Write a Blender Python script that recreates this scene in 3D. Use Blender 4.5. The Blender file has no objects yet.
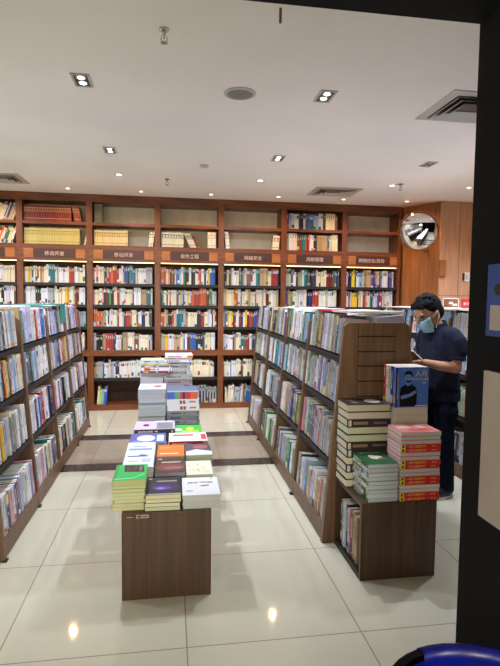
import bpy, math, random
from math import radians as R_, sin, cos, pi
from mathutils import Vector, Matrix

random.seed(7)
sc = bpy.context.scene
COL = sc.collection

# ------------------------------------------------------------------ camera
F_PX, YAW, PITCH, ROLL, CAM_H = 513.8, 0.15347, 0.06694, 0.01138, 1.5311
Fw = Vector((sin(YAW) * cos(PITCH), cos(YAW) * cos(PITCH), -sin(PITCH)))
Rt = Vector((cos(YAW), -sin(YAW), 0)); Up = Rt.cross(Fw)
rc, rs = cos(ROLL), sin(ROLL)
CX = rc * Rt + rs * Up; CY = -rs * Rt + rc * Up
cam = bpy.data.objects.new('camera', bpy.data.cameras.new('camera')); COL.objects.link(cam)
cam.data.sensor_fit = 'HORIZONTAL'; cam.data.sensor_width = 36; cam.data.lens = 36 * F_PX / 500
cam.data.clip_start = 0.05
cam.matrix_world = Matrix(((CX.x, CY.x, -Fw.x, 0), (CX.y, CY.y, -Fw.y, 0), (CX.z, CY.z, -Fw.z, CAM_H), (0, 0, 0, 1)))
sc.camera = cam

# ------------------------------------------------------------------ world, exposure
w = bpy.data.worlds.new('mall_ambient'); sc.world = w; w.use_nodes = True
w.node_tree.nodes['Background'].inputs[0].default_value = (1.0, 0.96, 0.88, 1)
w.node_tree.nodes['Background'].inputs[1].default_value = 0.2
sc.view_settings.view_transform = 'Standard'; sc.view_settings.look = 'None'
sc.view_settings.exposure = 0.0; sc.view_settings.gamma = 1.0; sc.view_settings.use_curve_mapping = False
SPOT_W, WARM_W, FILL_W, STRIP = 136, 27, 120, 4.0      # lamp and fill powers

def lin(c):
    return tuple((x / 255 / 12.92) if x / 255 <= .04045 else ((x / 255 + .055) / 1.055) ** 2.4 for x in c)

# ------------------------------------------------------------------ lamps' light and added front fill
def spot(x, y, z, watts, col, deg=120, r=.03, blend=.8, tilt=0):
    l = bpy.data.lights.new('ceiling_spot', 'SPOT'); l.energy = watts; l.color = lin(col)
    l.spot_size = R_(deg); l.spot_blend = blend; l.shadow_soft_size = r
    o = bpy.data.objects.new('ceiling_spot_light', l); o.location = (x, y, z); o.rotation_euler = (R_(tilt), 0, 0); COL.objects.link(o); return o
def area(x, y, z, sx, sy, watts, col, rot=(0, 0, 0)):
    l = bpy.data.lights.new('area', 'AREA'); l.shape = 'RECTANGLE'; l.size = sx; l.size_y = sy
    l.energy = watts; l.color = lin(col)
    o = bpy.data.objects.new('front_fill_light', l); o.location = (x, y, z); o.rotation_euler = rot; COL.objects.link(o); return o
for mx in (-3, .0, 3):
    area(mx, -4.2, 2.0, 1.2, 1.2, FILL_W, (255, 244, 214), (R_(86), 0, 0))  # unseen fill panels behind the camera, added to brighten front-facing sides
COOL = (226, 236, 255); WARM = (255, 206, 150)
TWIN = [(-.545, 3.40), (1.005, 3.37), (-.55, 4.93), (1.01, 4.90), (2.5, 4.82), (2.5, 3.35), (-2.1, 3.4), (-2.1, 4.93), (3.9, 3.35), (3.9, 4.9), (-3.2, 3.4), (-3.2, 4.93)]  # outermost side entries are unseen, added to brighten ceiling and corner block
ROUND = [(-.56, 5.86), (1.0, 5.83), (2.55, 5.77), (-2.1, 5.86)]
WALLROW = [(-2.14, 6.72), (-1.257, 6.72), (-.372, 6.72), (.512, 6.72), (1.394, 6.70), (2.273, 6.68), (3.15, 6.64), (3.47, 5.69)]
for x, y in TWIN: spot(x, y, 2.83, SPOT_W, COOL, 130, tilt=20 if y < 4 else 8)
for x, y in ROUND: spot(x, y, 2.83, SPOT_W * .3, COOL, 120, tilt=25)
for x, y in WALLROW: spot(x, y, 2.83, WARM_W, WARM, 155, .03, 1.0)

# ------------------------------------------------------------------ materials
def mat(name, base=(200, 200, 200), rough=.5, metal=0, emit=None, es=1, spec=.5):
    m = bpy.data.materials.new(name); m.use_nodes = True
    b = m.node_tree.nodes['Principled BSDF']
    b.inputs['Base Color'].default_value = (*lin(base), 1); b.inputs['Roughness'].default_value = rough
    b.inputs['Metallic'].default_value = metal; b.inputs['Specular IOR Level'].default_value = spec
    if emit: b.inputs['Emission Color'].default_value = (*lin(emit), 1); b.inputs['Emission Strength'].default_value = es
    return m
def nodes(m): return m.node_tree.nodes, m.node_tree.links, m.node_tree.nodes['Principled BSDF']
def noisy(m, base, amount=.12, scale=(8, 8, 8), detail=4, bump=0, dark=None):
    """procedural variation: a stretched noise mixes two shades of the material's colour"""
    N, L, b = nodes(m)
    tc = N.new('ShaderNodeTexCoord'); mp = N.new('ShaderNodeMapping'); mp.inputs['Scale'].default_value = scale
    nz = N.new('ShaderNodeTexNoise'); nz.inputs['Scale'].default_value = 1; nz.inputs['Detail'].default_value = detail
    cr = N.new('ShaderNodeValToRGB'); lo = lin(dark or [c * (1 - amount) for c in base]); hi = lin([min(255, c * (1 + amount)) for c in base])
    cr.color_ramp.elements[0].position = .32; cr.color_ramp.elements[1].position = .68
    cr.color_ramp.elements[0].color = (*lo, 1); cr.color_ramp.elements[1].color = (*hi, 1)
    L.new(tc.outputs['Object'], mp.inputs[0]); L.new(mp.outputs[0], nz.inputs[0]); L.new(nz.outputs[0], cr.inputs[0]); L.new(cr.outputs[0], b.inputs['Base Color'])
    if bump:
        bp = N.new('ShaderNodeBump'); bp.inputs['Strength'].default_value = bump; bp.inputs['Distance'].default_value = .003
        L.new(nz.outputs[0], bp.inputs['Height']); L.new(bp.outputs[0], b.inputs['Normal'])
    return m
def attr_mat(name, rough=.45, spec=.4):
    m = mat(name, rough=rough, spec=spec); N, L, b = nodes(m)
    a = N.new('ShaderNodeAttribute'); a.attribute_name = 'Col'
    nz = N.new('ShaderNodeTexNoise'); nz.inputs['Scale'].default_value = 60
    mr = N.new('ShaderNodeMapRange'); mr.inputs[3].default_value = .88; mr.inputs[4].default_value = 1.08
    mx = N.new('ShaderNodeVectorMath'); mx.operation = 'MULTIPLY'
    L.new(nz.outputs[0], mr.inputs[0]); L.new(a.outputs['Color'], mx.inputs[0]); L.new(mr.outputs[0], mx.inputs[1]); L.new(mx.outputs[0], b.inputs['Base Color'])
    return m
M = {}
M['book'] = attr_mat('book_cover', .38, .4)
M['paper'] = attr_mat('page_paper', .85, .1)
M['ink'] = attr_mat('printed_ink', .5, .3)
M['ceiling'] = noisy(mat('ceiling_paint', rough=.8, spec=.2), (246, 242, 236), .012, (1.2, 1.2, 1))
M['wall'] = noisy(mat('wall_paint', rough=.8), (205, 195, 180), .03, (2, 2, 2))
M['case'] = noisy(mat('bookcase_wood', rough=.38), (108, 58, 27), .2, (25, 25, 2.2), 5, .05)
M['case_h'] = noisy(mat('bookcase_wood_horizontal', rough=.38), (108, 58, 27), .2, (2.2, 25, 25), 5, .05)
M['case_back'] = noisy(mat('bookcase_back_dark', rough=.6), (66, 36, 20), .15, (12, 12, 2))
M['case_beige'] = noisy(mat('bookcase_back_beige', rough=.7), (240, 228, 200), .04, (6, 6, 2))
M['plaque'] = noisy(mat('sign_plaque_dark', rough=.4), (70, 36, 25), .12, (3, 20, 30))
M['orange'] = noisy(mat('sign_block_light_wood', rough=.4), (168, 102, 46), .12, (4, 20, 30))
M['shelf_dark'] = noisy(mat('shelf_dark', rough=.5), (25, 20, 18), .15, (10, 10, 10))
M['unit'] = noisy(mat('display_unit_wood', rough=.45), (100, 72, 50), .14, (40, 40, 2.5), 5, .05)
M['end_panel'] = noisy(mat('end_panel_wood', rough=.45), (120, 90, 66), .12, (40, 40, 2.5), 5, .03)
M['unit_back'] = noisy(mat('display_unit_back', rough=.6), (60, 55, 48), .2, (60, 4, 60), 3)
M['walnut'] = noisy(mat('walnut_laminate', rough=.42), (76, 54, 39), .17, (45, 45, 1.4), 6, .03)
M['groove'] = mat('groove_dark', (38, 24, 16), .7)
M['panel'] = noisy(mat('wall_panel_wood', rough=.45), (192, 146, 112), .08, (35, 35, 2), 5)
M['niche'] = noisy(mat('corner_panel_wood', rough=.4), (150, 92, 48), .14, (18, 18, 1.6), 5)
M['black'] = noisy(mat('black_frame_paint', rough=.75, spec=.15), (17, 18, 21), .12, (6, 6, 6))
M['lamp'] = mat('lamp_glow', (255, 255, 255), .4, emit=(235, 245, 255), es=3)
M['lampwarm'] = mat('lamp_glow_warm', (255, 240, 210), .4, emit=(255, 226, 180), es=3)
M['lampoff'] = noisy(mat('lamp_unlit', rough=.3), (160, 155, 140), .1)
M['strip'] = mat('strip_light_glow', (255, 240, 210), .4, emit=(255, 214, 150), es=STRIP)
M['trim'] = mat('lamp_trim', (190, 184, 174), .4)
M['lampblack'] = mat('lamp_housing', (28, 28, 30), .4)
M['grey'] = noisy(mat('speaker_mesh', rough=.6), (128, 126, 122), .1, (90, 90, 90))
M['metal'] = mat('chrome', (190, 185, 175), .25, 1)
M['brass'] = mat('brown_metal_rod', (120, 88, 58), .4, .6)
M['mirror'] = mat('mirror_glass', (235, 235, 235), .02, 1)
M['white'] = noisy(mat('white_plastic', rough=.35), (232, 232, 228), .02)
M['red'] = noisy(mat('red_sign_board', rough=.4), (196, 34, 40), .05)
M['navy'] = noisy(mat('navy_polo_cotton', rough=.9, spec=.1), (34, 36, 52), .18, (50, 50, 50), 4, .2)
M['trouser'] = noisy(mat('dark_trouser_cloth', rough=.9, spec=.1), (19, 23, 38), .2, (40, 40, 40), 4, .2)
M['skin'] = noisy(mat('skin', rough=.55), (176, 124, 94), .04, (14, 14, 14))
M['hair'] = noisy(mat('black_hair', rough=.8, spec=.2), (12, 10, 10), .35, (90, 90, 30), 4, .5)
M['mask'] = noisy(mat('blue_surgical_mask', rough=.8), (150, 196, 214), .06, (4, 4, 90))
M['shoe'] = mat('black_shoe', (24, 25, 32), .5)
M['sole'] = mat('white_sole', (225, 225, 220), .5)
M['blueboard'] = noisy(mat('blue_board', rough=.5), (38, 72, 150), .06)
M['greyboard'] = noisy(mat('grey_board', rough=.6), (176, 164, 156), .03)
M['binblue'] = noisy(mat('blue_bin_liner', rough=.3), (12, 22, 140), .15, (9, 9, 9), 3, .5)
M['teal'] = noisy(mat('teal_card', rough=.4), (20, 128, 124), .08)

def floor_mat(name, c1, c2, mortar, s, off, rough, msize=.004, amount=.05):
    m = mat(name, rough=rough, spec=.5); N, L, b = nodes(m)
    tc = N.new('ShaderNodeTexCoord'); mp = N.new('ShaderNodeMapping'); mp.inputs['Location'].default_value = off
    br = N.new('ShaderNodeTexBrick'); br.offset = 0; br.squash = 1
    br.inputs['Color1'].default_value = (*lin(c1), 1); br.inputs['Color2'].default_value = (*lin(c2), 1); br.inputs['Mortar'].default_value = (*lin(mortar), 1)
    br.inputs['Scale'].default_value = 1; br.inputs['Mortar Size'].default_value = msize; br.inputs['Mortar Smooth'].default_value = .2
    br.inputs['Brick Width'].default_value = s; br.inputs['Row Height'].default_value = s
    nz = N.new('ShaderNodeTexNoise'); nz.inputs['Scale'].default_value = 3.5; nz.inputs['Detail'].default_value = 6
    mr = N.new('ShaderNodeMapRange'); mr.inputs[3].default_value = 1 - amount; mr.inputs[4].default_value = 1 + amount
    mx = N.new('ShaderNodeVectorMath'); mx.operation = 'MULTIPLY'
    L.new(tc.outputs['Object'], mp.inputs[0]); L.new(mp.outputs[0], br.inputs[0]); L.new(tc.outputs['Object'], nz.inputs[0]); L.new(nz.outputs[0], mr.inputs[0])
    L.new(br.outputs['Color'], mx.inputs[0]); L.new(mr.outputs[0], mx.inputs[1]); L.new(mx.outputs[0], b.inputs['Base Color'])
    return m
M['tile'] = floor_mat('polished_floor_tile', (202, 196, 173), (198, 192, 169), (150, 142, 120), .8, (.728, -2.171 + 4.0, 0), .055, .0035, .03)
M['band_dark'] = noisy(mat('dark_stone_band', rough=.2), (66, 56, 50), .15, (9, 9, 9))
M['band_stone'] = floor_mat('brown_stone_band', (158, 144, 124), (142, 128, 110), (112, 100, 86), .4, (.728, -4.79, 0), .2, .002, .14)

# ------------------------------------------------------------------ mesh builder
class MB:
    def __init__(s): s.v = []; s.f = []; s.c = []; s.m = []; s.T = None
    def add(s, vs, fs, col=(.5, .5, .5), m=0):
        o = len(s.v)
        if s.T is not None: vs = [s.T @ Vector(p) for p in vs]
        s.v += [tuple(p) for p in vs]
        for f in fs: s.f.append([o + i for i in f]); s.c.append(col); s.m.append(m)
    def box(s, x0, x1, y0, y1, z0, z1, col=(.5, .5, .5), m=0):
        s.add([(x0, y0, z0), (x1, y0, z0), (x1, y1, z0), (x0, y1, z0), (x0, y0, z1), (x1, y0, z1), (x1, y1, z1), (x0, y1, z1)],
              [(0, 3, 2, 1), (4, 5, 6, 7), (0, 1, 5, 4), (1, 2, 6, 5), (2, 3, 7, 6), (3, 0, 4, 7)], col, m)
    def prism(s, pts, y0, y1, col=(.5, .5, .5), m=0, axis='y'):
        """outline (a,b) extruded; axis y: a=x b=z; axis z: a=x b=y"""
        n = len(pts)
        P = (lambda a, b, t: (a, t, b)) if axis == 'y' else (lambda a, b, t: (a, b, t))
        vs = [P(a, b, y0) for a, b in pts] + [P(a, b, y1) for a, b in pts]
        s.add(vs, [tuple(range(n)), tuple(range(2 * n - 1, n - 1, -1))] + [(i, i + n, (i + 1) % n + n, (i + 1) % n) for i in range(n)], col, m)
    def rings(s, R, cap=True, col=(.5, .5, .5), m=0):
        n = len(R[0]); vs = [p for r in R for p in r]; fs = []
        for k in range(len(R) - 1):
            for i in range(n): fs.append((k * n + i, k * n + (i + 1) % n, (k + 1) * n + (i + 1) % n, (k + 1) * n + i))
        if cap: fs += [tuple(range(n))[::-1], tuple(range((len(R) - 1) * n, len(R) * n))]
        s.add(vs, fs, col, m)
    def lathe(s, prof, c=(0, 0, 0), n=28, cap=True, col=(.5, .5, .5), m=0, sx=1, sy=1):
        s.rings([[(c[0] + r * sx * cos(2 * pi * i / n), c[1] + r * sy * sin(2 * pi * i / n), c[2] + z) for i in range(n)] for r, z in prof], cap, col, m)
    def tube(s, pts, rad, n=14, col=(.5, .5, .5), m=0):
        pts = [Vector(p) for p in pts]; R = []
        if not hasattr(rad, '__len__'): rad = [rad] * len(pts)
        ref = Vector((.13, .31, .94))
        for k, p in enumerate(pts):
            d = (pts[min(k + 1, len(pts) - 1)] - pts[max(k - 1, 0)]).normalized()
            a = d.cross(ref if abs(d.dot(ref)) < .95 else Vector((1, 0, 0))).normalized(); b = d.cross(a)
            R.append([p + rad[k] * (a * cos(2 * pi * i / n) + b * sin(2 * pi * i / n)) for i in range(n)])
        s.rings(R, True, col, m)
    def ell(s, c, r, n=18, k=12, col=(.5, .5, .5), m=0, rot=None):
        R = []
        for j in range(1, k):
            a = pi * j / k - pi / 2
            ring = [Vector((r[0] * cos(a) * cos(2 * pi * i / n), r[1] * cos(a) * sin(2 * pi * i / n), r[2] * sin(a))) for i in range(n)]
            if rot: ring = [rot @ p for p in ring]
            R.append([p + Vector(c) for p in ring])
        s.rings(R, True, col, m)
    def mesh(s, name, mats):
        me = bpy.data.meshes.new(name); me.from_pydata(s.v, [], s.f)
        for x in mats: me.materials.append(x)
        me.polygons.foreach_set('material_index', s.m)
        a = me.color_attributes.new('Col', 'FLOAT_COLOR', 'CORNER'); buf = []
        for p, c in zip(s.f, s.c): buf += [c[0], c[1], c[2], 1] * len(p)
        a.data.foreach_set('color', buf); me.update(); return me
    def build(s, name, mats, parent=None, loc=None, smooth=False, bevel=0, label=None):
        if not isinstance(mats, (list, tuple)): mats = [mats]
        o = bpy.data.objects.new(name, s.mesh(name, mats)); COL.objects.link(o)
        if parent: o.parent = parent
        if loc: o.location = loc
        if smooth:
            for p in o.data.polygons: p.use_smooth = True
        if bevel:
            b = o.modifiers.new('bevel', 'BEVEL'); b.width = bevel; b.segments = 2; b.limit_method = 'ANGLE'
        if label: o['label'] = label
        return o
def tag(o, label, cat, group=None, kind=None):
    if label: o['label'] = label
    if cat: o['category'] = cat
    if group: o['group'] = group
    if kind: o['kind'] = kind
    return o
def thing(name, label, cat, loc=(0, 0, 0), rz=0, group=None):
    o = bpy.data.objects.new(name, None); o.empty_display_size = .1; COL.objects.link(o)
    o.location = loc; o.rotation_euler = (0, 0, rz); return tag(o, label, cat, group)
def struct(o): o['kind'] = 'structure'; return o
def boxobj(name, b, m, parent=None, bevel=0, label=None):
    q = MB(); q.box(*b); return q.build(name, m, parent, bevel=bevel, label=label)
_tc = {}
def text_mesh(body, size):
    if (body, size) not in _tc:
        c = bpy.data.curves.new('lettering', 'FONT'); c.body = body; c.size = size; c.extrude = .0004; c.align_x = 'LEFT'; c.resolution_u = 2
        t = bpy.data.objects.new('tmp', c); COL.objects.link(t)
        dg = bpy.context.evaluated_depsgraph_get(); me = bpy.data.meshes.new_from_object(t.evaluated_get(dg))
        bpy.data.objects.remove(t); me.materials.clear(); _tc[(body, size)] = me
    return _tc[(body, size)]
_ink = {}
def ink(c):
    if c not in _ink: _ink[c] = noisy(mat('lettering_ink', c, .5), c, .03)
    return _ink[c]
def text(body, size, color, M4, parent=None, name='lettering', bold=0):
    me = text_mesh(body, size).copy(); me.materials.append(ink(color)); o = bpy.data.objects.new(name, me); COL.objects.link(o)
    if parent: o.parent = parent
    o.matrix_local = M4; return o
def fr(X, Y, Z, p): return Matrix(((X[0], Y[0], Z[0], p[0]), (X[1], Y[1], Z[1], p[1]), (X[2], Y[2], Z[2], p[2]), (0, 0, 0, 1)))

# ================================================================== THE SETTING
TOPZ = 2.87
def flat(name, x0, x1, y0, y1, m):
    q = MB(); q.box(x0, x1, y0, y1, -.05, 0); return struct(q.build(name, m))
flat('floor', -3.75, 4.65, -3.2, 4.59, M['tile'])
flat('floor', -3.75, 4.65, 4.59, 4.79, M['band_dark'])
flat('floor', -3.75, 4.65, 4.79, 5.60, M['band_stone'])
flat('floor', -3.75, 4.65, 5.60, 5.80, M['band_dark'])
flat('floor', -3.75, 4.65, 5.80, 7.45, M['tile'])
struct(boxobj('ceiling', (-3.75, 4.65, 1.5, 7.45, TOPZ, TOPZ + .1), M['ceiling']))
struct(boxobj('wall_back', (-3.75, 4.65, 7.45, 7.55, 0, TOPZ + .1), M['wall']))
struct(boxobj('wall_left', (-3.85, -3.75, 1.5, 7.55, 0, TOPZ + .1), M['wall']))
struct(boxobj('wall_right', (4.65, 4.75, 1.5, 7.55, 0, TOPZ + .1), M['panel']))
# black shop-front frame: header over the opening and the jamb on the right
q = MB(); q.box(-3.85, 4.75, 1.36, 1.5, 2.373, 3.1)
struct(q.build('trim_1', M['black']))
q = MB(); q.box(.93, 1.12, .95, 1.5, 0, 2.373)
struct(q.build('trim_2', M['black']))
struct(boxobj('wall_front', (1.12, 4.75, 1.4, 1.5, 0, 2.373), M['black']))
# wood panelled corner: slanting panel behind the mirror and the projecting block
q = MB(); q.prism([(3.32, 7.07), (3.60, 6.56), (3.66, 6.56), (3.66, 7.44), (3.32, 7.44)], 0, TOPZ, axis='z')
struct(q.build('wall_corner', M['niche']))
q = MB(); q.box(3.60, 4.65, 6.54, 7.44, 0, TOPZ)
blk = struct(q.build('wall_block', M['panel']))
q = MB()
for gx in (3.88, 4.16, 4.44): q.box(gx - .002, gx + .002, 6.5385, 6.5401, 0, TOPZ)
q.box(3.6, 4.65, 6.5385, 6.5401, 1.60, 1.604)
q.build('panel_joint', M['groove'], blk)

# ---- ceiling fixtures
def copy_tree(o, loc, label=None):
    r = o.copy(); COL.objects.link(r); r.location = loc
    if label: r['label'] = label
    for ch in o.children:
        c = ch.copy(); COL.objects.link(c); c.parent = r
    return r
def twin(lit):
    t = thing('ceiling_spotlight', '', 'ceiling light', (0, 0, TOPZ), 0, 'twin recessed spotlights'); t.scale = (.74, .76, 1)
    q = MB()
    for a in ((-.075, .075, -.125, -.107), (-.075, .075, .107, .125), (-.075, -.057, -.107, .107), (.057, .075, -.107, .107)): q.box(*a, -.008, 0)
    q.build('frame', M['trim'], t)
    boxobj('housing', (-.057, .057, -.107, .107, -.003, 0), M['lampblack'], t)
    for s in (-.052, .052):
        q = MB(); q.lathe([(.045, -.003), (.043, -.006), (.028, -.004)], (0, s, 0)); q.build('reflector', M['metal'], t)
        q = MB(); q.lathe([(.027, -.003), (.028, -.007), (.018, -.011)], (0, s, 0)); q.build('lamp_bulb', M['lamp'] if lit else M['lampoff'], t, smooth=False)
    return t
TL = ['near left twin spotlight in the ceiling, above the aisle by the left display unit',
      'near right twin spotlight in the ceiling, right of the round speaker',
      'farther left twin spotlight in the ceiling, small, behind the near left one',
      'farther right twin spotlight in the ceiling, straight behind the near right one',
      'unlit twin spotlight in the ceiling, left of the black shop-front jamb']
a = twin(True); b = twin(False)
for i, (x, y) in enumerate(TWIN[:5]):
    if i == 0: a.location = (x, y, TOPZ); a['label'] = TL[0]
    elif i == 4: b.location = (x, y, TOPZ); b['label'] = TL[4]
    else: copy_tree(a, (x, y, TOPZ), TL[i])
def puck(x, y, label, warm, r=.038):
    t = thing('downlight', label, 'ceiling light', (x, y, TOPZ), 0, 'small round downlights')
    q = MB(); q.lathe([(r + .016, 0), (r + .016, -.005), (r, -.006)]); q.build('trim_ring', M['trim'], t)
    q = MB(); q.lathe([(r, -.004), (r * .9, -.011), (r * .5, -.014)]); q.build('lamp_bulb', M['lampwarm'] if warm else M['lamp'], t)
RL = ['cool round downlight behind the two left twin spotlights', 'round downlight in the middle ceiling, behind the right twin spotlights', 'round downlight at right in front of the row along the bookcase']
for i, (x, y) in enumerate(ROUND[:3]): puck(x, y, RL[i], False, .032)
WL = ['first warm downlight of the row above the bookcase, over the red volumes', 'warm downlight above the cream volumes bay', 'warm downlight above the third sign bay of the bookcase', 'warm downlight above the half empty bay right of centre', 'warm downlight by the far right air vent', 'last warm downlight of the row, by the convex mirror', 'warm downlight by the black jamb over the wood block']
for i, (x, y) in enumerate(WALLROW[1:]): puck(x, y, WL[i], True, .026)
# speaker
t = thing('ceiling_speaker', 'round grey speaker grille flush in the ceiling between the near spotlights', 'speaker', (.446, 3.43, TOPZ))
q = MB(); q.lathe([(.104, 0), (.104, -.006), (.084, -.009), (.084, 0)], n=40); q.build('trim_ring', M['trim'], t, smooth=False)
q = MB(); q.lathe([(.083, -.001), (.083, -.007), (.04, -.009)], n=40); q.build('grille', M['grey'], t)
def sprinkler(x, y, label, k=1):
    t = thing('sprinkler_head', label, 'sprinkler', (x, y, TOPZ), 0, 'ceiling sprinklers')
    q = MB(); q.lathe([(.035 * k, 0), (.035 * k, -.006), (.014, -.012)]); q.build('escutcheon', M['metal'], t)
    q = MB(); q.lathe([(.009, -.01), (.009, -.028), (.005, -.032), (.005, -.045)]); q.build('pipe', M['metal'], t)
    q = MB(); q.tube([(-.013, 0, -.035), (-.016, 0, -.05), (-.006, 0, -.066)], .0025); q.tube([(.013, 0, -.035), (.016, 0, -.05), (.006, 0, -.066)], .0025)
    q.lathe([(.004, -.062), (.018, -.066), (.018, -.068)]); q.build('deflector', M['metal'], t)
sprinkler(-.034, 2.70, 'chrome sprinkler head hanging from the front ceiling', .75)
sprinkler(-.043, 5.99, 'small chrome sprinkler head near the back, left of the smoke detector', .8)
sprinkler(2.62, 5.70, 'small sprinkler head beside the right round downlight')
t = thing('smoke_detector', 'white round smoke detector on the ceiling ahead of the bookcase', 'smoke detector', (.325, 5.22, TOPZ))
q = MB(); q.lathe([(.062, 0), (.062, -.014), (.05, -.02)]); q.build('base', M['white'], t)
q = MB(); q.lathe([(.046, -.018), (.04, -.04), (.02, -.046)]); q.build('sensor_head', M['trim'], t)
t = MB(); t.tube([(0, 0, 0), (0, 0, -.065)], .0065); t = t.build('hanging_rod', M['brass'], loc=(.50, 2.42, TOPZ)); tag(t, 'thin brown rod hanging from the ceiling behind the black header', 'rod')
def vent(x0, x1, y0, y1, label):
    cx, cy = (x0 + x1) / 2, (y0 + y1) / 2; hx, hy = (x1 - x0) / 2, (y1 - y0) / 2
    t = thing('air_vent', label, 'air vent', (cx, cy, TOPZ), 0, 'ceiling air diffusers')
    boxobj('backing', (-hx + .03, hx - .03, -hy + .03, hy - .03, -.002, 0), M['lampblack'], t)
    def ring(q, ax, ay, wd, z0, z1, sl):
        o = [(-ax, -ay), (ax, -ay), (ax, ay), (-ax, ay)]; i = [(-ax + wd, -ay + wd), (ax - wd, -ay + wd), (ax - wd, ay - wd), (-ax + wd, ay - wd)]
        vs = [(a, b, z1) for a, b in o] + [(a, b, z0) for a, b in i] + [(a, b, z1 + .004) for a, b in o] + [(a, b, z0 + .004) for a, b in i]
        fs = []
        for k in range(4):
            j = (k + 1) % 4; fs += [(k, j, 4 + j, 4 + k), (8 + k, 12 + k, 12 + j, 8 + j), (k, 8 + k, 8 + j, j), (4 + k, 4 + j, 12 + j, 12 + k)]
        q.add(vs, fs)
    q = MB(); ring(q, hx, hy, .06, -.012, -.006, 0); q.build('frame', M['trim'], t)
    for k in range(3):
        d = .085 + k * .05
        if min(hx, hy) - d < .03: break
        q = MB(); ring(q, hx - d + .018, hy - d + .018, .030, -.006, -.022, 0); q.build('louvre', M['trim'], t)
vent(1.78, 2.36, 3.12, 3.66, 'square air vent in the ceiling, cut off by the black jamb at upper right')
vent(1.72, 2.30, 6.02, 6.52, 'far air vent in the ceiling just before the bookcase at right')
vent(-2.25, -1.66, 6.06, 6.56, 'air vent in the ceiling at the far left')

# ================================================================== BOOKS
WHITE = ('white', (214, 212, 214)); LAV = ('pale lavender', (182, 180, 206)); GREYB = ('light grey', (164, 166, 170)); CREAM = ('cream', (222, 208, 178))
NAVY = ('navy blue', (36, 44, 92)); BLUE = ('blue', (48, 92, 164)); SKY = ('pale blue', (142, 172, 204)); TEAL = ('teal', (34, 112, 118)); RED = ('red', (164, 52, 46))
DRED = ('dark red', (112, 34, 32)); YEL = ('yellow', (222, 180, 50)); ORG = ('orange', (198, 98, 46)); GRN = ('green', (62, 128, 66)); BLK = ('black', (34, 33, 36))
DGRY = ('dark grey', (76, 76, 80)); PINK = ('pink', (206, 132, 152)); BRN = ('brown', (112, 78, 56)); PUR = ('purple', (92, 72, 138)); LIME = ('lime green', (160, 196, 56)); TAN = ('tan', (176, 148, 110))
OLV = ('pale green', (148, 162, 132))
MIX_UNIT = [(WHITE, 30), (LAV, 12), (GREYB, 13), (SKY, 7), (CREAM, 6), (NAVY, 6), (BLUE, 4), (TEAL, 3), (RED, 4), (PINK, 4), (DGRY, 6), (BLK, 4), (TAN, 4), (PUR, 2), (YEL, 2), (BRN, 3)]
MIX_T = [(GREYB, 26), (WHITE, 18), (DGRY, 16), (SKY, 8), (TAN, 8), (BLK, 8), (NAVY, 5), (OLV, 5), (BRN, 5)]
MIX_R = [(WHITE, 20), (GREYB, 18), (OLV, 12), (LAV, 8), (SKY, 7), (TAN, 7), (DGRY, 8), (BRN, 5), (NAVY, 4), (GRN, 4), (PUR, 3), (PINK, 3), (TEAL, 3), (BLK, 4)]
MIX_WALL = [(CREAM, 34), (WHITE, 26), (GREYB, 8), (TAN, 8), (DGRY, 6), (BLK, 7), (NAVY, 5), (BLUE, 3), (TEAL, 3), (RED, 4), (DRED, 3), (YEL, 3), (ORG, 2), (BRN, 4), (PUR, 2), (GRN, 2)]
def pick(mix, rnd):
    t = rnd.uniform(0, sum(k for _, k in mix))
    for c, k in mix:
        t -= k
        if t <= 0: return c
    return mix[-1][0]
def vary(rgb, rnd, a=14): d = rnd.uniform(-a, a); return tuple(max(0, min(255, c + d + rnd.uniform(-5, 5))) for c in rgb)
PAGE = (222, 214, 190)

def spine_marks(rgb, t, h, rnd, rich=True):
    """title, author and publisher marks printed on a spine: (x0,x1,z0,z1,colour)"""
    lum = sum(rgb) / 3; out = []
    acc = rnd.choice([(40, 60, 120), (180, 40, 40), (30, 110, 110), (60, 60, 60), (210, 120, 40), (70, 120, 70)]) if lum > 120 else rnd.choice([(230, 225, 210), (220, 190, 80), (210, 110, 80), (170, 190, 220)])
    txt = tuple(c * .3 for c in rgb) if lum > 120 else (225, 220, 205)
    if rnd.random() < .35:
        a = rnd.choice([0, .72, .1]); out.append((0, t, h * a, h * (a + rnd.uniform(.08, .26)), acc))
    n = rnd.randint(4, 8) if rich else 3; z = h * rnd.uniform(.86, .92); s = min(t * .5, h * .045)
    for k in range(n):
        zz = z - k * s * 1.35
        out.append((t / 2 - s / 2, t / 2 + s / 2 * rnd.uniform(.5, 1), zz - s, zz, txt))
    if rich:
        out.append((t / 2 - s * .35, t / 2 + s * .35, h * .42, h * .50, txt if rnd.random() < .7 else acc)); out.append((t / 2 - s * .5, t / 2 + s * .5, h * .05, h * .085, txt))
    return out
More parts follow.
